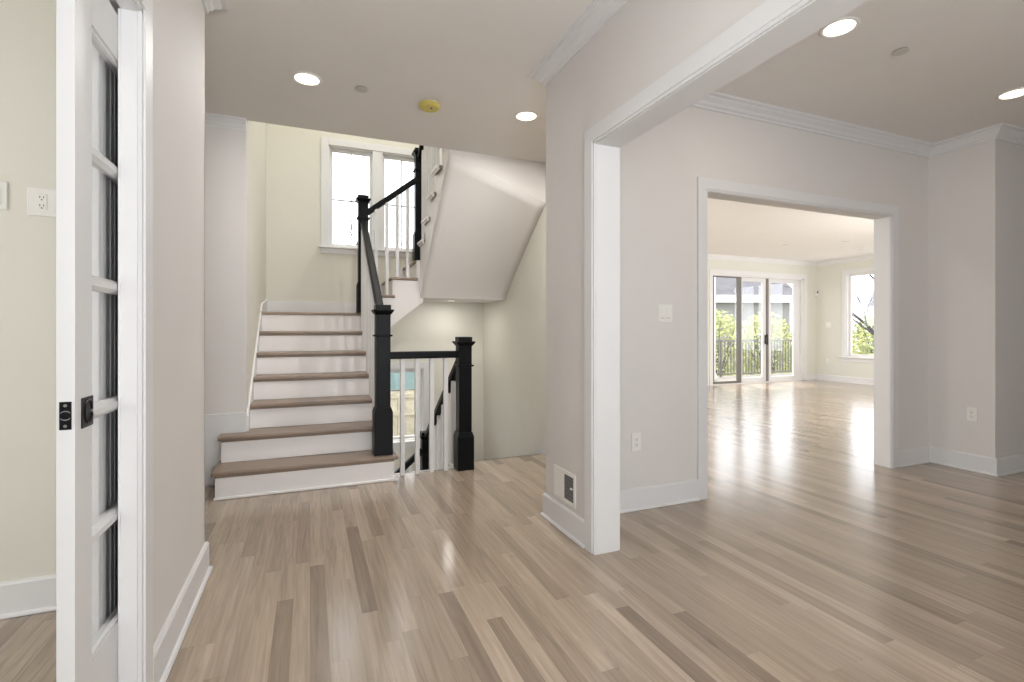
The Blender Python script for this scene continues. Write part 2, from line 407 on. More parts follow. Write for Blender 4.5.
casing('trim_6', 'x', XW, -1, -1.3, OY, OZ)
casing('trim_7', 'x', XWD, 1, -1.3, OY, OZ)
w = MB(); w.box(XW, XWD, OY, OY + .018, 0, OZ); w.box(XW, XWD, -1.318, -1.3, 0, OZ); w.box(XW, XWD, -1.318, OY + .018, OZ, OZ + .018)
struct('trim_8', w, M['white'])
casing('trim_9', 'y', Y2, -1, OX0, OX1, OZ)
casing('trim_10', 'y', Y2B, 1, OX0, OX1, OZ)
w = MB(); w.box(OX0 - .018, OX0, Y2, Y2B, 0, OZ); w.box(OX1, OX1 + .018, Y2, Y2B, 0, OZ); w.box(OX0 - .018, OX1 + .018, Y2, Y2B, OZ, OZ + .018)
struct('trim_11', w, M['white'])
PY = 1.745                                      # pocket jamb
casing('trim_12', 'x', XL, 1, .85, PY, DH)
casing('trim_13', 'x', XLB, -1, .85, PY, DH)
w = MB(); w.box(-.506, XL, PY, PY + .02, 0, DH, .002); w.box(XLB, -.556, PY, PY + .02, 0, DH, .002); w.box(XLB + .017, -.556, PY + .055, PY + .22, 0, DH, .002); w.box(-.556, -.553, PY + .085, PY + .10, 0, DH); w.box(-.556, -.553, PY + .12, PY + .128, 0, DH)  # deeper rear liner and ribs added to mimic pale reflections in the glass
w.box(-.506, XL, .83, PY + .02, DH, DH + .019); w.box(XLB, -.555, .83, PY + .02, DH, DH + .019); w.box(XLB, XL, .83, .849, 0, DH)
w.box(-.512, -.506, PY + .004, PY + .02, 0, DH)
struct('trim_14', w, M['white'])

# ------------------------------------------------------------------ pocket door
pd = sthing('door_1', 'white glazed pocket door half drawn from the left wall', (-.53, 1.47, 0))
X0, X1 = -.548, -.513; YA, YZ = 1.47, 2.28; SW = .098
w = MB()
w.box(X0, X1, YA, YA + SW, .012, 2.06, .001); w.box(X0, X1, YZ - SW, YZ, .012, 2.06, .001)
w.box(X0, X1, YA + SW, YZ - SW, 1.93, 2.06); w.box(X0, X1, YA + SW, YZ - SW, .012, .31)
w.build('door_frame', M['white'], pd)
zs = [.31, .615, .938, 1.276, 1.613, 1.93]
for z in zs[1:-1]:
    w = MB(); w.prism([(X0 + .003, z - .017), (X0 + .012, z - .019), (X1 - .012, z - .019), (X1 - .002, z - .008), (X1 - .002, z + .008), (X1 - .012, z + .019), (X0 + .012, z + .019), (X0 + .003, z + .017)], 'y', YA + SW, YZ - SW)
    # prism in the x-z plane
    w.build('muntin', M['white'], pd)
w = MB()
for a, b in zip(zs, zs[1:]):
    a2, b2 = a + (.019 if a > .32 else 0), b - (.019 if b < 1.92 else 0)
    for xa, xb in ((X1 - .014, X1 - .004), (X0 + .004, X0 + .014)):
        w.box(xa, xb, YA + SW, YA + SW + .012, a2, b2, .002); w.box(xa, xb, YZ - SW - .012, YZ - SW, a2, b2, .002)
w.box(X1 - .014, X1 - .004, YA + SW, YZ - SW, 1.918, 1.93, .002); w.box(X1 - .014, X1 - .004, YA + SW, YZ - SW, .31, .322, .002)
w.build('glazing_bead', M['white'], pd)
for a, b in zip(zs, zs[1:]):
    MB().box(-.532, -.529, YA + SW, YZ - SW, a + .0, b - .0).build('glass_pane', M['glass'], pd)
def flush_pull(xf, sgn):
    p = MB(); p.box(xf, xf + .003 * sgn, 1.503, 1.568, .913, .987, .0008)
    o = p.build('flush_pull', M['blackmetal'], pd); tag(o, 'black square flush pull')
    q = MB()
    rim = [(math.cos(2 * PI * i / 32) * .023, math.sin(2 * PI * i / 32) * .03) for i in range(32)]
    inn = [(a * .8, b * .84) for a, b in rim]
    va = [q.bm.verts.new((xf + .003 * sgn, 1.5355 + a, .95 + b)) for a, b in rim]; vb = [q.bm.verts.new((xf + .006 * sgn, 1.5355 + a * .93, .95 + b * .93)) for a, b in rim]; vc = [q.bm.verts.new((xf + .0032 * sgn, 1.5355 + a, .95 + b)) for a, b in inn]
    for i in range(32):
        j = (i + 1) % 32; q.bm.faces.new((va[i], va[j], vb[j], vb[i])); q.bm.faces.new((vb[i], vb[j], vc[j], vc[i]))
    q.build('pull_rim', M['blackmetal'], o, smooth=True).location = (0, 0, 0)
    MB().lathe([(.0045, 0), (.0045, .003), (.002, .004)], (xf + .003 * sgn, 1.553, .95), 'x', 12, sgn).build('turn_pin', M['steel'], o).location = (0, 0, 0)
flush_pull(X1, 1)
ep = MB().box(-.542, -.519, YA - .002, YA, .918, .984, .0007).build('edge_pull', M['blackmetal'], pd); tag(ep, 'black edge pull plate with crescent slots')
for z, s in ((.961, 1), (.942, -1)):
    q = MB(); n = 10
    o_ = [(-.5305 + .009 * math.cos(a), z - .004 * s + .006 * s * math.sin(a)) for a in [PI * i / n for i in range(n + 1)]]
    i_ = [(-.5305 + .008 * math.cos(a), z - .004 * s + .0035 * s * math.sin(a)) for a in [PI * i / n for i in range(n, -1, -1)]]
    for k in range(n):
        q.prism([o_[k], o_[k + 1], i_[n - k - 1], i_[n - k]], 'y', YA - .0035, YA - .002)
    q.build('crescent', M['steel'], ep).location = (0, 0, 0)
for z in (.975, .927):
    MB().lathe([(.0035, 0), (.0035, .001)], (-.5305, YA - .002, z), 'y', 14, -1).build('screw', M['steel'], ep).location = (0, 0, 0)

# ------------------------------------------------------------------ upward staircase
st = thing('staircase', 'oak treads and white risers climbing from foyer up to the window landing', 'staircase', (0, 3.85, 0))
NY = [3.845, 4.10, 4.355, 4.61, 4.865, 5.12, 5.375]      # nosing positions
XT = .50
for i, ny in enumerate(NY):
    z = R * (i + 1); nxt = NY[i + 1] if i < 6 else None
    xl, xr = (-.598, XT) if i < 2 else (XS + .014, XT)
    if i == 0: xr = .60
    ry = ny + .026
    MB().box(xl, xr, ry, ry + .02, R * i + (.002 if i == 0 else 0), z - .028, .0015).build('riser', M['riser'], st)
    if i == 6: break
    m = MB(); back = nxt + .026
    if i == 0:
        m.box(-.618, .63, ny, back, z - .028, z, .009); m.box(-.618, XS, back - .02, YB - .019, z - .028, z, .009)
    elif i == 1:
        m.box(-.618, XS, ny, YB - .019, z - .028, z, .009); m.box(XS - .01, XT + .012, ny, back, z - .028, z, .009)
    else: m.box(XS + .014, XT + .012, ny, back, z - .028, z, .009)
    m.build('tread', M['tread'], st)
    MB().box(xl, xr, ry - .012, ry, z - .042, z - .028, .003).build('cove_molding', M['tread'], st)
# side returns of the two bottom steps, body under the flight, closed right hand stringer
w = MB(); w.box(-.598, -.58, NY[0] + .046, YB - .019, .002, R - .028); w.box(-.598, -.58, NY[1] + .046, YB - .019, R, 2 * R - .028)
w.box(.582, .60, NY[0] + .046, 4.1, .002, R - .028); w.box(.575, .625, NY[0] + .006, NY[0] + .026, .002, .02)
w.box(-.604, .60, NY[0] + .012, NY[0] + .026, .002, .018, .003)
w.build('step_return', M['riser'], st)
w = MB(); pts = [(NY[0] + .05, 0), (NY[0] + .05, R - .03)]
for i in range(1, 7): pts += [(NY[i] + .046, R * i - .03), (NY[i] + .046, R * (i + 1) - .03)]
pts += [(5.43, R * 7 - .03), (5.43, 1.05), (4.35, .0)]
w.prism(pts, 'x', XT - .0, XT + .028); w.build('stringer', M['riser'], st)
w = MB(); w.prism([(4.35, .0), (NY[0] + .3, .0), (5.43, 1.18), (5.43, 1.02)], 'x', XS, XT); w.build('soffit', M['ceiling'], st)
# skirt board on the left wall
w = MB(); sl_ = R / .255
w.prism([(YB, .1), (YB, .50), (5.50, .5 + (5.50 - YB) * sl_), (YS, 1.49), (YS, 1.30), (5.45, 1.25), (4.4, .1)], 'x', XS, XS + .014)
w.build('skirt_board', M['white'], st)
# first landing
LZ = R * 7; YO = 5.33                            # open side plane of the short flight
w = MB(); w.box(XS, XT + .012, NY[6], 5.45, LZ - .028, LZ, .009); w.box(XS, .56, 5.44, YS, LZ - .028, LZ)
w.build('landing_floor', M['tread'], st)
MB().box(XS, .56, 5.42, YS, LZ - .2, LZ - .028).build('landing_structure', M['cream'], st)
MB().box(XS + .014, .56, YS - .016, YS, LZ, LZ + .14).build('landing_baseboard', M['white'], st)
# short flight of two steps going right, open side at YO
for i, xn in enumerate((.545, .79, 1.045)):
    z = LZ + R * (i + 1)
    MB().box(xn + .024, xn + .042, YO + .03, YS - .018, z - R, z - .028).build('riser', M['riser'], st)
    xe = (.84, 1.085, None)[i]
    if xe: MB().box(xn, xe, YO, YS - .018, z - .028, z, .009).build('tread', M['treadY'], st)
w = MB(); w.box(1.045, XR, YO + .03, YS, LZ + 3 * R - .028, LZ + 3 * R, .006); w.build('landing_floor', M['treadY'], st)
# closed panel on the open side of the short flight
pts = [(.50, 1.02), (.57, 1.02), (1.12, 1.452), (1.12, LZ + 2 * R - .03), (.83, LZ + 2 * R - .03), (.83, LZ + R - .03), (.58, LZ + R - .03), (.58, LZ - .03), (.50, LZ - .03)]
w = MB(); w.prism(pts, 'y', YO + .02, YO + .05); w.box(1.07, 1.12, YO + .02, YO + .05, LZ + 2 * R - .03, LZ + 2 * R + R)
w.build('side_panel', M['riser'], st)
w = MB(); w.hexa([(.50, YO + .05, 1.0), (1.13, YO + .05, 1.49), (1.13, YS, 1.49), (.50, YS, 1.0), (.50, YO + .05, 1.05), (1.13, YO + .05, 1.53), (1.13, YS, 1.53), (.50, YS, 1.05)])
w.build('soffit', M['ceiling'], st)
# skirt on far wall beside the short flight
w = MB(); w.prism([(.55, LZ), (.55, LZ + .19), (1.1, LZ + .19 + .55 * R / .25), (1.1, LZ + .2)], 'y', YS - .016, YS); w.build('skirt_board', M['white'], st)
# third flight, back towards the camera; left face at X3
X3 = 1.105; RUN = .215; Y3 = [5.36 - RUN * i for i in range(5)]
for i, ny in enumerate(Y3):
    z = LZ + R * (4 + i)
    y1, y0 = ny, max(ny - RUN - .03, YB + .001)
    MB().box(X3 - .004, XR - .001, y0, y1, z - .028, z, .006).build('tread', M['treadY'], st)
    m = MB(); m.box(X3 - .032, X3 - .004, y0, y1, z - .028, z, .006); m.box(X3 - .018, X3, y0, y1 - .012, z - .044, z - .028, .003); m.build('tread_return', M['riser'], st)
    MB().box(X3 + .02, XR - .001, ny - .036, ny - .022, z - R, z - .028).build('riser', M['riser'], st)
# stringer on the open side: lower edge rises from the landing to the ceiling edge
def sl(y): return 1.53 + (5.33 - y) * (2.745 - 1.53) / (5.33 - YB)
def xs(y): return X3 + .035 * (5.33 - y) / (5.33 - YB)
top_ = [(YO + .05, LZ + 3 * R - .03)]
for i, ny in enumerate(Y3): top_ += [(ny - .022, LZ + R * (3 + i) - .03), (ny - .022, LZ + R * (4 + i) - .03)]
top_ += [(YB + .001, LZ + R * 8 - .03)]
pts = [(YO + .05, 1.45), (YO, 1.45), (YO, sl(YO)), (YB + .001, sl(YB))] + top_[::-1]
w = MB(); va = [w.bm.verts.new((xs(y), y, z)) for y, z in pts]; vb = [w.bm.verts.new((xs(y) + .03, y, z)) for y, z in pts]
w.bm.faces.new(va); w.bm.faces.new(vb[::-1])
for i in range(len(pts)): w.bm.faces.new((va[i], va[(i + 1) % len(pts)], vb[(i + 1) % len(pts)], vb[i]))
w.build('stringer', M['riser'], st)
# plaster underside of the third flight: a warped slope, steeper and higher on its left edge, rounded into the landing
w = MB(); n = 24; m_ = 14; g = []
for i in range(n + 1):
    t = i / n; row = []
    for j in range(m_ + 1):
        k = j / m_
        P0 = Vector((YO, 1.512)); P1 = Vector((YO - .02, 1.56 + .05 * k)); P2 = Vector((YB + .002, 2.735 + (2.385 - 2.735) * k))
        q = P0 * (1 - t) ** 2 + P1 * 2 * t * (1 - t) + P2 * t * t
        xl = xs(q[0]) + .005
        row.append(w.bm.verts.new((xl + (XR - .001 - xl) * k, q[0], q[1])))
    g.append(row)
for i in range(n):
    for j in range(m_): w.bm.faces.new((g[i][j], g[i][j + 1], g[i + 1][j + 1], g[i + 1][j]))
o = w.build('soffit', M['ceiling'], st, smooth=True)
sm = o.modifiers.new('t', 'SOLIDIFY'); sm.thickness = .012; sm.offset = -1
w = MB(); w.prism([(xs(YB) + .005, 2.728), (XR - .001, 2.378), (XR - .001, H - .001), (xs(YB) + .005, H - .001)], 'y', YB - .0, YB + .014); w.build('ceiling_drop', M['ceiling'], st)
w = MB(); w.box(X3 + .03, XR - .001, YO + .001, YS - .001, 1.512, 1.56); w.build('landing_soffit', M['ceiling'], st)
MB().box(X3 + .02, X3 + .05, YO + .05, YS, 1.512, LZ + 3 * R - .03).build('landing_structure', M['cream'], st)

# ------------------------------------------------------------------ newel posts and railings
def newel(parent, x, y, z0, h, base_h, bw=.14, sw=.108):
    b, s = bw / 2, sw / 2; T = z0 + h
    n = MB(); n.box(x - s, x + s, y - s, y + s, z0 + base_h - .02, T - .075, .002)
    n.box(x - s - .004, x + s + .004, y - s - .004, y + s + .004, T - .07, T - .0, .003)
    o = n.build('newel_post', M['black'], parent)
    q = MB(); q.box(x - b, x + b, y - b, y + b, z0, z0 + base_h - .035, .003)
    q.hexa([(x - b, y - b, z0 + base_h - .037), (x + b, y - b, z0 + base_h - .037), (x + b, y + b, z0 + base_h - .037), (x - b, y + b, z0 + base_h - .037),
            (x - s - .004, y - s - .004, z0 + base_h), (x + s + .004, y - s - .004, z0 + base_h), (x + s + .004, y + s + .004, z0 + base_h), (x - s - .004, y + s + .004, z0 + base_h)])
    q.build('newel_base', M['black'], o).location = (0, 0, 0)
    q = MB()
    def ring(z, r0, r1, h1):
        q.hexa([(x - r0, y - r0, z), (x + r0, y - r0, z), (x + r0, y + r0, z), (x - r0, y + r0, z), (x - r1, y - r1, z + h1), (x + r1, y - r1, z + h1), (x + r1, y + r1, z + h1), (x - r1, y + r1, z + h1)])
    ring(T - .075, s + .002, s + .024, .028); q.box(x - s - .024, x + s + .024, y - s - .024, y + s + .024, T - .047, T - .036, .003)
    q.build('newel_cap', M['black'], o).location = (0, 0, 0)
    q = MB(); q.box(x - s - .015, x + s + .015, y - s - .015, y + s + .015, T - .245, T - .231, .005)
    q.build('newel_collar', M['black'], o).location = (0, 0, 0)
    return o
def handrail(parent, p, q):
    return MB().bar(p, q, .062, .058, .012).build('handrail', M['black'], parent)
def baluster(parent, x, y, z0, z1, wd=.033):
    return MB().box(x - wd / 2, x + wd / 2, y - wd / 2, y + wd / 2, z0, z1, .002).build('baluster', M['white'], parent)
ur = thing('stair_railing', 'black newels and handrail with white balusters climbing the upward stairs', 'railing', (.525, 3.95, R))
newel(ur, .525, 3.965, R + .001, 1.16, .365)
newel(ur, .515, 5.40, LZ + .001, 1.225, .32, .13, .1)
newel(ur, 1.105, 5.41, LZ + 3 * R + .001, 1.225, .32, .12, .09)
handrail(ur, (.52, 4.0, 1.27), (.515, 5.37, 2.29))
for i in range(10):
    y = 4.16 + .122 * i; k = sum(1 for n_ in NY if n_ <= y - .017)
    baluster(ur, .50, y, R * k - .0, 1.25 + (y - 4.0) * .745)
handrail(ur, (.55, 5.385, 2.385), (1.08, 5.375, 2.80))
for x in (.645, .755, .865, .975):
    baluster(ur, x, 5.37, LZ + R * (1 if x < .80 else 2), 2.36 + (x - .55) * .78)
handrail(ur, (1.105, 5.33, 3.02), (1.105, 3.9, 4.29))
for i in range(9):
    y = 5.24 - .108 * i; k = sum(1 for n_ in Y3 if n_ >= y)
    if k > 4 and y < YB + .1: break
    baluster(ur, 1.115, y, LZ + R * (3 + k) - .001, 3.0 + (5.33 - y) * .88, .028)
gr = thing('stair_railing', 'black level rail and newel guarding the stairwell down, white balusters', 'railing', (1.19, 3.97, 0))
newel(gr, 1.19, 3.985, .001, 1.10, .31)
handrail(gr, (.57, 3.985, .957), (1.15, 3.985, .957))
for x in (.682, .80, .918, 1.035): baluster(gr, x, 3.985, .001, .93, .034)
newel(gr, 1.15, 5.26, -R * 5 + .001, 1.03, .30, .13, .1)
handrail(gr, (1.17, 4.03, .90), (1.15, 5.22, .02))
for i in range(6):
    y = 4.23 + .175 * i; k = int((y - 4.17) / .235) + 1
    baluster(gr, 1.165, y, -R * k, .86 - (y - 4.03) * .74, .03)
handrail(gr, (1.11, 5.26, -.12), (.60, 5.26, -.56))
for x in (.98, .86, .74): baluster(gr, x, 5.26, -R * 5 - .3, -.18 - (1.1 - x) * .86, .03)
# downward staircase
ds = thing('staircase', 'white skirted stairs going down behind the guard rail to a lower window', 'staircase', (1.6, 4.2, 0))
for i in range(5):
    y = 4.17 + .235 * i; z = -R * (i + 1)
    MB().box(1.22, XR - .001, y, y + .018, z, z + R - (.0 if i == 0 else .028)).build('riser', M['riser'], ds)
    if i < 4: MB().box(1.13, XR - .001, y + .018, y + .26, z - .028, z, .006).build('tread', M['tread'], ds)
MB().box(1.10, XR - .001, 5.12, YS - .001, -R * 5 - .03, -R * 5, .004).build('landing_floor', M['tread'], ds)
w = MB(); w.prism([(4.17, -.25), (4.17, .14), (4.20, .14), (5.2, -.62), (YS - .02, -.80), (YS - .02, -1.0), (5.1, -1.0)], 'x', XR - .015, XR - .001); w.build('skirt_board', M['white'], ds)
w = MB(); w.prism([(4.06, -.25), (4.06, .0), (4.20, .0), (5.2, -.86), (5.2, -1.2), (4.3, -1.2)], 'x', 1.12, 1.15); w.build('stringer', M['white'], ds)
for i in range(3): MB().box(1.10 - .26 * (i + 1), 1.10 - .26 * i, 5.2, YS - .001, -1.3 + .001, -R * 5 - .12 * (i + 1)).build('riser', M['riser'], ds)
MB().box(.56, 1.22, 4.035, 4.06, -.25, .0015).build('floor_edge', M['white'], ds)
MB().box(1.13, XR, 4.17, 4.185, -.03, .0).build('nosing', M['tread'], ds)

# ------------------------------------------------------------------ stairwell windows
def twin_window(name, z0, z1, label, zmid):
    o = sthing(name, label, (.75, YS, z0))
    w = MB(); w.box(.117, .20, YS - .018, YS, z0, z1 + .08, .002); w.box(1.30, 1.385, YS - .018, YS, z0, z1 + .08, .002)
    w.box(.20, 1.30, YS - .018, YS, z1, z1 + .08, .002); w.box(.09, 1.41, YS - .05, YS, z0 - .022, z0, .004); w.box(.117, 1.385, YS - .018, YS, z0 - .08, z0 - .022, .002)
    w.build('window_casing', M['white'], o)
    w = MB(); w.box(.20, .215, YS, YS + .14, z0, z1); w.box(1.285, 1.30, YS, YS + .14, z0, z1); w.box(.20, 1.30, YS, YS + .14, z1 - .015, z1); w.box(.20, 1.30, YS, YS + .14, z0, z0 + .012); w.box(.69, .81, YS - .012, YS + .13, z0, z1, .002)
    w.build('window_frame', M['white'], o)
    for a, b in ((.215, .69), (.81, 1.285)):
        s = MB(); y0, y1 = YS + .05, YS + .085; f_ = .03
        s.box(a, a + f_, y0, y1, z0 + .012, z1 - .015, .003); s.box(b - f_, b, y0, y1, z0 + .012, z1 - .015, .003)
        s.box(a + f_, b - f_, y0, y1, z0 + .012, z0 + .045, .003); s.box(a + f_, b - f_, y0, y1, z1 - .05, z1 - .015, .003)
        so_ = s.build('sash', M['white'], o)
        mm = MB(); cx = (a + b) / 2; mm.box(cx - .006, cx + .006, y0 + .01, y0 + .03, z0 + .045, z1 - .05); mm.box(a + f_, b - f_, y0 + .01, y0 + .03, zmid - .006, zmid + .006)
        g_ = mm.build('muntin', M['bar'], so_); g_.location = (0, 0, 0)
        g_ = MB().box(a + f_, b - f_, y0 + .018, y0 + .022, z0 + .045, z1 - .05).build('glass_pane', M['glass'], so_); g_.location = (0, 0, 0)
twin_window('window_1', 2.127, 3.30, 'white twin casement window above the stair landing', 2.69)
twin_window('window_2', -.19, .69, 'white window low in the stairwell behind the balusters', .42)

# ------------------------------------------------------------------ living room doors and window
dr = sthing('door_2', 'white three panel glazed patio doors in the far living room wall', (9.2, YL, 0))
w = MB(); w.box(7.80, LD[0], YL - .02, YL, 0, LD[2] + .1, .002); w.box(LD[1], LD[1] + .095, YL - .02, YL, 0, LD[2] + .1, .002); w.box(LD[0], LD[1], YL - .02, YL, LD[2], LD[2] + .1, .002)
w.build('door_casing', M['white'], dr)
w = MB(); w.box(LD[0], LD[0] + .02, YL, YL + .15, 0, LD[2]); w.box(LD[1] - .04, LD[1], YL, YL + .15, 0, LD[2]); w.box(LD[0], LD[1], YL, YL + .15, LD[2] - .03, LD[2]); w.box(LD[0], LD[1], YL, YL + .16, 0, .02)
w.build('door_frame', M['white'], dr)
def panel(x0, x1, gx0, gx1, y, gz0=.12, gz1=2.25, m='white', label=None):
    p = MB(); p.box(x0, gx0, y, y + .045, .02, 2.33, .003); p.box(gx1, x1, y, y + .045, .02, 2.33, .003); p.box(gx0, gx1, y, y + .045, .02, gz0, .003); p.box(gx0, gx1, y, y + .045, gz1, 2.33, .003)
    o = p.build('door_panel', M[m], dr)
    if label: tag(o, label)
    MB().box(gx0, gx1, y + .02, y + .025, gz0, gz1).build('glass_pane', M['glass'], o).location = (0, 0, 0)
    return o
panel(7.905, 8.72, 7.95, 8.61, YL + .01, .07, 2.30, 'weather', 'grey framed screen panel')
panel(8.70, 9.515, 8.80, 9.405, YL + .06)
panel(9.56, 10.59, 9.67, 10.39, YL + .06)
MB().box(9.505, 9.57, YL + .04, YL + .12, .02, 2.33, .003).build('astragal', M['weather'], dr)
h_ = MB(); h_.box(9.46, 9.50, YL + .045, YL + .06, .86, 1.06, .004); h_.bar((9.48, YL + .0, .84), (9.48, YL + .0, 1.08), .02, .02, .006); h_.box(9.47, 9.49, YL, YL + .05, .86, .88); h_.box(9.47, 9.49, YL, YL + .05, 1.04, 1.06)
tag(h_.build('door_handle', M['blackmetal'], dr), 'black pull handle')
wn_ = sthing('window_3', 'white cased window in the right living room wall', (XE, 6.5, .6))
w = MB(); x = XE; w.box(x - .02, x, LW[1], LW[1] + .09, LW[2], LW[3] + .09, .002); w.box(x - .02, x, LW[0] - .09, LW[0], LW[2], LW[3] + .09, .002); w.box(x - .02, x, LW[0], LW[1], LW[3], LW[3] + .09, .002)
w.box(x - .06, x, LW[0] - .12, LW[1] + .12, LW[2] - .025, LW[2], .004); w.box(x - .018, x, LW[0] - .09, LW[1] + .09, LW[2] - .11, LW[2] - .025, .002)
w.build('window_casing', M['white'], wn_)
w = MB(); w.box(x, x + .15, LW[1] - .015, LW[1], LW[2], LW[3]); w.box(x, x + .15, LW[0], LW[0] + .015, LW[2], LW[3]); w.box(x, x + .15, LW[0], LW[1], LW[3] - .015, LW[3]); w.box(x, x + .15, LW[0], LW[1], LW[2], LW[2] + .015)
for a, b in ((LW[0] + .015, 6.48), (6.52, LW[1] - .015)):
    w.box(x + .06, x + .1, a, a + .045, LW[2] + .015, LW[3] - .015, .003); w.box(x + .06, x + .1, b - .045, b, LW[2] + .015, LW[3] - .015, .003)
    w.box(x + .06, x + .1, a + .045, b - .045, LW[2] + .015, LW[2] + .06, .003); w.box(x + .06, x + .1, a + .045, b - .045, LW[3] - .06, LW[3] - .015, .003)
w.box(x + .03, x + .12, 6.48, 6.52, LW[2], LW[3])
w.build('window_frame', M['white'], wn_)
MB().box(x + .078, x + .082, LW[0] + .05, LW[1] - .05, LW[2] + .05, LW[3] - .05).build('glass_pane', M['glass'], wn_)

# ------------------------------------------------------------------ small wall fittings (modelled facing -Y round their own origin, then turned)
def outlet(name, label, loc, rz, wd=.07, kind='outlet', gangs=1, group=None):
    cat = {'outlet': 'outlet', 'switch': 'switch'}[kind]
    t = thing(name, label, cat, loc, group, local=True); t.rotation_euler = (0, 0, rz)
    MB().box(-wd / 2, wd / 2, -.006, 0, -.0575, .0575, .0022).build('cover_plate', M['plastic'], t)
    for g in range(gangs):
        cx = (g - (gangs - 1) / 2) * .046
        i = MB().box(cx - .0168, cx + .0168, -.0085, -.006, -.0335, .0335, .001).build('receptacle' if kind == 'outlet' else 'rocker', M['plastic'], t)
        if kind == 'outlet':
            s = MB()
            for z in (.017, -.017):
                s.box(cx - .0075, cx - .005, -.0092, -.0085, z - .001, z + .007); s.box(cx + .005, cx + .0075, -.0092, -.0085, z - .001, z + .006)
                s.lathe([(.0026, 0), (.0026, .0008)], (cx, -.0085, z - .008), 'y', 12, -1)
            s.build('slot', M['slot'], i)
        else:
            MB().box(cx - .0165, cx + .0165, -.0088, -.0084, -.0325, -.0305).build('shadow_gap', M['slot'], i)
    for z in (.048, -.048):
        for cx in ((0,) if gangs == 1 else (-.023, .023)): MB().lathe([(.003, 0), (.003, .0008)], (cx, -.006, z), 'y', 12, -1).build('screw', M['plastic'], t)
    return t
outlet('outlet', 'white outlet high on the cream wall left of the pocket door', (-1.02, 2.62, 1.68), 0, .096)
outlet('light_switch', 'white switch plate at the left edge, beside the high outlet', (-1.165, 2.62, 1.694), 0, .07, 'switch')
outlet('outlet', 'white outlet low on the wall between foyer pillar and living room opening', (1.945, Y2, .436), 0)
outlet('light_switch', 'white double switch above the outlet left of the living room opening', (2.175, Y2, 1.267), 0, .115, 'switch', 2)
outlet('outlet', 'white outlet low on the shaded far right wall', (XC, 2.338, .465), -PI / 2)
outlet('light_switch', 'pale switch plate on the right living room wall beside the window', (XE, 7.80, 1.288), -PI / 2, .115, 'switch', 2)
outlet('outlet', 'white outlet low on the living room wall under the pale switch', (XE, 7.82, .46), -PI / 2)
# motion detector in the living room corner
t = thing('motion_detector', 'small white motion detector high in the living room corner', 'detector', (XE - .03, YL - .03, 2.03))
q = MB(); q.box(XE - .075, XE - .005, YL - .075, YL - .005, 1.97, 2.10, .018); q.build('housing', M['plastic'], t)
q = MB(); q.lathe([(.001, 0), (.02, .004), (.022, .012)], (XE - .05, YL - .085, 2.055), 'y', 16, 1); q.build('lens', M['slot'], t)
# floor level air register on the foyer pillar wall
t = thing('air_register', 'white wall register with half open grille above the pillar baseboard', 'vent', (XW, 2.52, .17))
ya, yb, za, zb = 2.395, 2.655, .168, .352
q = MB(); fr = .022
q.box(XW - .007, XW, ya, ya + fr, za, zb, .002); q.box(XW - .007, XW, yb - fr, yb, za, zb, .002); q.box(XW - .007, XW, ya + fr, yb - fr, za, za + fr, .002); q.box(XW - .007, XW, ya + fr, yb - fr, zb - fr, zb, .002)
q.build('register_frame', M['plastic'], t)
q = MB(); q.box(XW - .002, XW, ya + fr, yb - fr, za + fr, zb - fr); q.build('backing', M['slot'], t)
q = MB(); ym = (ya + yb) / 2
for i in range(9):
    y = ya + fr + .006 + i * (ym - ya - fr) / 9; q.box(XW - .005, XW - .002, y, y + .004, za + fr, zb - fr)
for i in range(6):
    z = za + fr + .012 + i * .022; q.box(XW - .0045, XW - .002, ya + fr, ym, z, z + .004)
q.build('grille', M['grille'], t)
q = MB()
for i in range(9):
    y = ym + i * (yb - fr - ym) / 9; q.hexa([(XW - .002, y, za + fr), (XW - .002, y + .0125, za + fr), (XW - .006, y + .0115, za + fr), (XW - .004, y, za + fr), (XW - .002, y, zb - fr), (XW - .002, y + .0125, zb - fr), (XW - .006, y + .0115, zb - fr), (XW - .004, y, zb - fr)])
q.build('louver', M['plastic'], t)
MB().box(XW - .013, XW - .005, ya + .03, ya + .05, .262, .27, .001).build('lever', M['plastic'], t)

# ------------------------------------------------------------------ ceiling fittings
def recessed(label, x, y, z, r=.075, power=8, group=None, on=True, col=(1, .975, .95)):
    t = thing('recessed_light', label, 'ceiling light', (x, y, z), group, local=True)
    q = MB(); k = 40
    prof = [(r + .018, 0), (r + .018, -.004), (r + .008, -.008), (r, -.006), (r - .004, -.001)]
    rings = [[q.bm.verts.new((a * math.cos(2 * PI * i / k), a * math.sin(2 * PI * i / k), h)) for i in range(k)] for a, h in prof]
    for a, b in zip(rings, rings[1:]):
        for i in range(k): q.bm.faces.new((a[i], a[(i + 1) % k], b[(i + 1) % k], b[i]))
    q.build('trim_ring', M['plastic'], t, smooth=True)
    MB().lathe([(r, -.0005), (r, -.003), (r * .6, -.0045)], seg=40).build('lamp_lens', M['lamp'] if on else M['lamp_off'], t)
    if on:
        l = bpy.data.lights.new('bulb', 'AREA'); l.shape = 'DISK'; l.size = r * 1.7; l.energy = power; l.color = col; l.spread = PI
        o = bpy.data.objects.new('bulb', l); C.objects.link(o); o.location = (x, y, z - .012)
        o.parent = t; o.location = (0, 0, -.012)
    return t
recessed('lit recessed light on the foyer ceiling nearest the pocket door wall', -.018, 3.42, H, power=10)
recessed('lit recessed light on the foyer ceiling by the end of the pillar wall', 1.50, 3.39, H, power=23)
recessed('lit recessed light on the dining ceiling just right of the header', 2.60, 1.775, H, power=3.5, col=(1, .84, .66))
recessed('lit recessed light on the dining ceiling at the right edge of the photo', 4.42, 1.82, H, power=.8, col=(1, .86, .7))
recessed('small lit recessed light under the upper stair landing', 1.55, 5.70, 1.512, .055, 3.2)
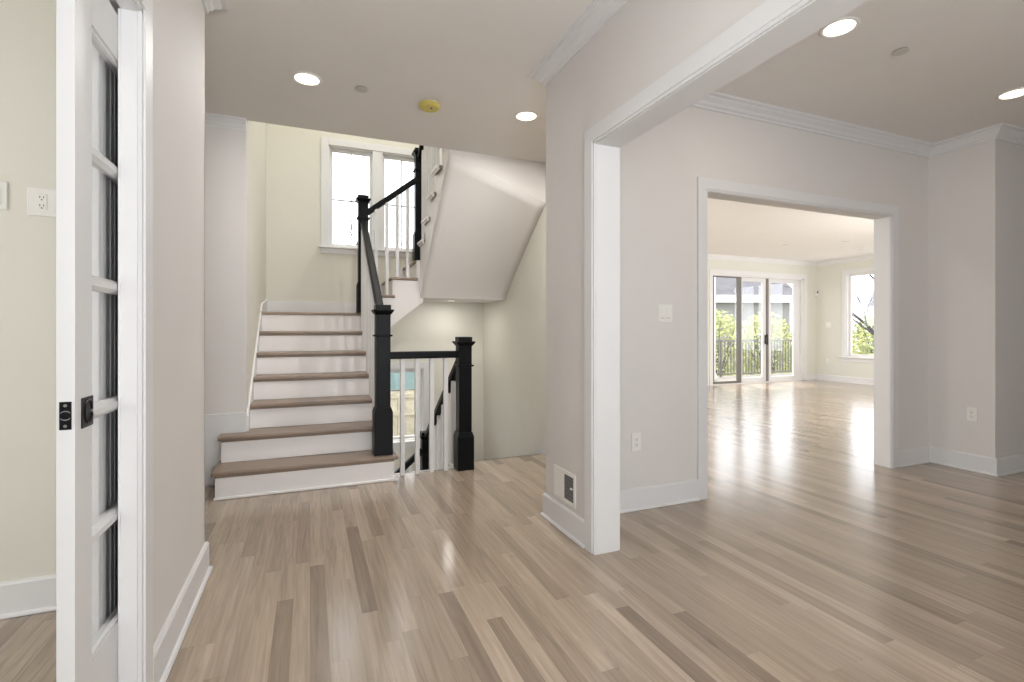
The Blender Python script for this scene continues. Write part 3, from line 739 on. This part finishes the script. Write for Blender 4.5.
for i, (x, y) in enumerate(((8.15, 6.58), (8.9, 5.96), (10.0, 6.42))):
    recessed(('unlit recessed disc on the living ceiling, leftmost of three', 'unlit recessed disc on the living ceiling, nearest of three', 'unlit recessed disc on the living ceiling nearest the right window')[i], x, y, H, .07, 0, 'living room ceiling discs', on=False)
def sprinkler(label, x, y):
    t = thing('sprinkler_cover', label, 'sprinkler', (x, y, H), local=True)
    MB().lathe([(.036, 0), (.036, -.003), (.03, -.003)], seg=36).build('escutcheon', M['steel'], t, smooth=False)
    MB().lathe([(.041, -.006), (.041, -.009), (.036, -.0105)], seg=36).build('cover_disc', M['lamp_off'], t)
sprinkler('small round sprinkler cover on the foyer ceiling between light and yellow cover', .318, 3.42)
sprinkler('small round sprinkler cover on the dining room ceiling between two lights', 3.14, 1.79)
t = thing('smoke_detector', 'round smoke detector under a yellow dust cover on the foyer ceiling', 'detector', (.785, 3.47, H), local=True)
MB().lathe([(.07, 0), (.072, -.012), (.068, -.02)], seg=40).build('detector_base', M['plastic'], t)
MB().lathe([(.0735, -.006), (.074, -.022), (.068, -.032), (.054, -.036), (.05, -.033), (.03, -.033)], seg=40).build('dust_cover', M['yellow'], t)
MB().lathe([(.008, -.033), (.008, -.037), (.004, -.038)], (.01, -.01, 0), seg=16).build('vent_hole', M['slot'], t)

# ------------------------------------------------------------------ outdoors
GZ = -1.25
struct('ground', MB().box(-30, 60, YS + .3, 70, GZ - .2, GZ), M['grass'])
dk = thing('deck', 'grey board deck outside the patio doors', 'deck', (9, 9.5, -.1))
w = MB()
for i in range(16): w.box(6.5, 14.5, YL + .17 + i * .14, YL + .17 + i * .14 + .132, -.14, -.1)
w.build('deck_board', M['deck'], dk)
q = MB()
for x in (6.6, 9.5, 12.4, 14.4): q.box(x - .05, x + .05, 10.2, 10.3, GZ, -.14)
q.build('deck_post', M['deck'], dk)
rl = thing('deck_railing', 'dark metal balustrade along the deck edge', 'railing', (9, 10.3, -.1))
q = MB(); q.box(6.5, 14.5, 10.28, 10.32, .86, .90); q.box(6.5, 14.5, 10.285, 10.315, -.04, -.01); q.build('rail', M['railing'], rl)
for i in range(72): MB().box(6.5 + i * .11, 6.518 + i * .11, 10.29, 10.31, -.01, .86).build('baluster', M['railing'], rl)
MB().box(10.30, 10.34, 10.28, 10.32, -.1, .9).build('post', M['railing'], rl)
cl = thing('porch_column', 'square white porch column outside the left patio door', 'column', (8.5, 9.6, -.1))
MB().box(9.33, 9.60, 9.75, 10.0, -.1, 3.2, .004).build('shaft', M['white'], cl)
MB().box(9.31, 9.62, 9.73, 10.02, -.1, .06, .004).build('plinth', M['white'], cl)

def shrub(x, y, rx, ry, rz, label, n=3800):
    t = thing('shrub', label, 'shrub', (x, y, GZ), 'yellow green shrubs behind the deck')
    q = MB(); rnd = random.Random(int(x * 100 + y))
    for i in range(n):
        v = Vector((rnd.gauss(0, 1), rnd.gauss(0, 1), rnd.gauss(0, 1))).normalized() * (rnd.uniform(.45, 1) ** .5)
        p = Vector((x + v.x * rx, y + v.y * ry, GZ + rz + v.z * rz)); s = rnd.uniform(.05, .10)
        a = Vector((rnd.uniform(-1, 1), rnd.uniform(-1, 1), rnd.uniform(-1, 1))).normalized(); b = a.orthogonal().normalized()
        vs = [q.bm.verts.new(p + a * s), q.bm.verts.new(p + b * s * .5), q.bm.verts.new(p - a * s), q.bm.verts.new(p - b * s * .5)]
        q.bm.faces.new(vs)
    q.build('foliage', M['leaf'], t)
    q = MB()
    for i in range(9):
        a = 2 * PI * i / 9; q.tube([(x, y, GZ), (x + rx * .4 * math.cos(a), y + ry * .4 * math.sin(a), GZ + rz * .9), (x + rx * .8 * math.cos(a), y + ry * .8 * math.sin(a), GZ + rz * 1.7)], [.03, .02, .006], 5)
    q.build('stem', M['bushtwig'], t)
for i, (x, y, r_, h_) in enumerate(((11.6, 14.0, 1.22, 1.55), (14.05, 14.3, 1.22, 1.62), (16.5, 14.2, 1.22, 1.58), (18.9, 13.8, 1.15, 1.6), (19.4, 11.5, 1.15, 1.5), (21.3, 13.0, 1.15, 1.6))):
    shrub(x, y, r_, 1.1, h_, ('shrub behind the left patio panel', 'shrub behind the middle patio panel', 'shrub behind the right patio panel', 'shrub beyond the right end of the patio doors', 'shrub seen through the right living room window', 'shrub standing behind the deck at far right')[i] + ', yellow green')
def bare_tree(x, y, h, seed, label, spread=.5, depth=5, thick=.014):
    t = thing('bare_tree', label, 'tree', (x, y, GZ)); rnd = random.Random(seed); q = MB(); tr = MB()
    def grow(p, d, L, r, k, mb):
        q2 = p + d * L; m = p + d * L * .5 + Vector((rnd.uniform(-.06, .06), rnd.uniform(-.06, .06), 0)) * L
        mb.tube([p, m, q2], [r, r * .85, r * .7], 6 if k > 2 else 4)
        if k == 0: return
        for i in range(3 if k > 1 else 2):
            nd = (d + Vector((rnd.uniform(-1, 1), rnd.uniform(-1, 1), rnd.uniform(-.3, .6))) * spread * 1.3).normalized()
            grow(q2 if i < 2 else m, nd, L * rnd.uniform(.62, .8), r * .6, k - 1, q)
    grow(Vector((x, y, GZ)), Vector((0, 0, 1)), h * .3, h * thick, depth, tr)
    tr.build('trunk', M['bark'], t); q.build('branch', M['bark'], t)
bare_tree(18.6, 10.3, 8.5, 3, 'bare grey tree outside the right living room window', .6)
bare_tree(1.0, 16.0, 6.6, 11, 'bare tree with thin twigs outside the stair landing window', .5, thick=.022)
# neighbour houses
def house(x, y, rz, L, D, wall_h, roof_h, label, gz=GZ):
    t = thing('house', label, 'house', (x, y, gz), local=True); t.rotation_euler = (0, 0, rz)
    MB().box(-L / 2, L / 2, -D / 2, D / 2, 0, wall_h).build('wall', M['siding'], t)
    MB().prism([(-D / 2 - .5, wall_h - .1), (D / 2 + .5, wall_h - .1), (D / 2 + .5, wall_h + .05), (0, wall_h + roof_h), (-D / 2 - .5, wall_h + .05)], 'x', -L / 2 - .4, L / 2 + .4).build('roof', M['roof'], t)
    MB().box(-L / 2 - .45, L / 2 + .45, -D / 2 - .56, -D / 2 - .5, wall_h - .42, wall_h + .08).build('fascia', M['white'], t)
    for i in range(4):
        xx = -L / 2 + L * (i + .5) / 4; f_ = MB().box(xx - .5, xx + .5, -D / 2 - .03, -D / 2, .9, 2.2).build('window', M['white'], t)
        MB().box(xx - .42, xx + .42, -D / 2 - .04, -D / 2 - .03, .98, 2.12).build('pane', M['slot'], f_)
house(24, 31, -.35, 17, 8, 4.75, 3.0, 'grey roofed house with white eaves beyond the shrubs')
house(47, 20, -1.2, 14, 8, 4.2, 2.6, 'grey roofed house farther right beyond the bare tree')
# outside the lower stair window
t = thing('fence', 'weathered board fence outside the low stairwell window', 'fence', (1.5, 9.5, GZ))
w = MB()
for i in range(34): w.box(-1.5 + i * .16, -1.5 + i * .16 + .15, 9.5, 9.53, GZ, .03)
w.build('fence_board', M['fence'], t)
w = MB()
for z in (-.95, -.45, -.12): w.box(-1.5, 3.95, 9.47, 9.5, z, z + .08)
w.build('fence_rail', M['fence'], t)
t = thing('shed', 'teal sided shed behind the board fence, seen low through balusters', 'shed', (1.0, 12, GZ))
MB().box(-1.5, 2.4, 11.2, 13.2, GZ, 1.0).build('wall', M['teal'], t)
MB().prism([(11.0, 1.0), (13.4, 1.0), (12.2, 1.35)], 'x', -1.7, 2.6).build('roof', M['roof'], t)
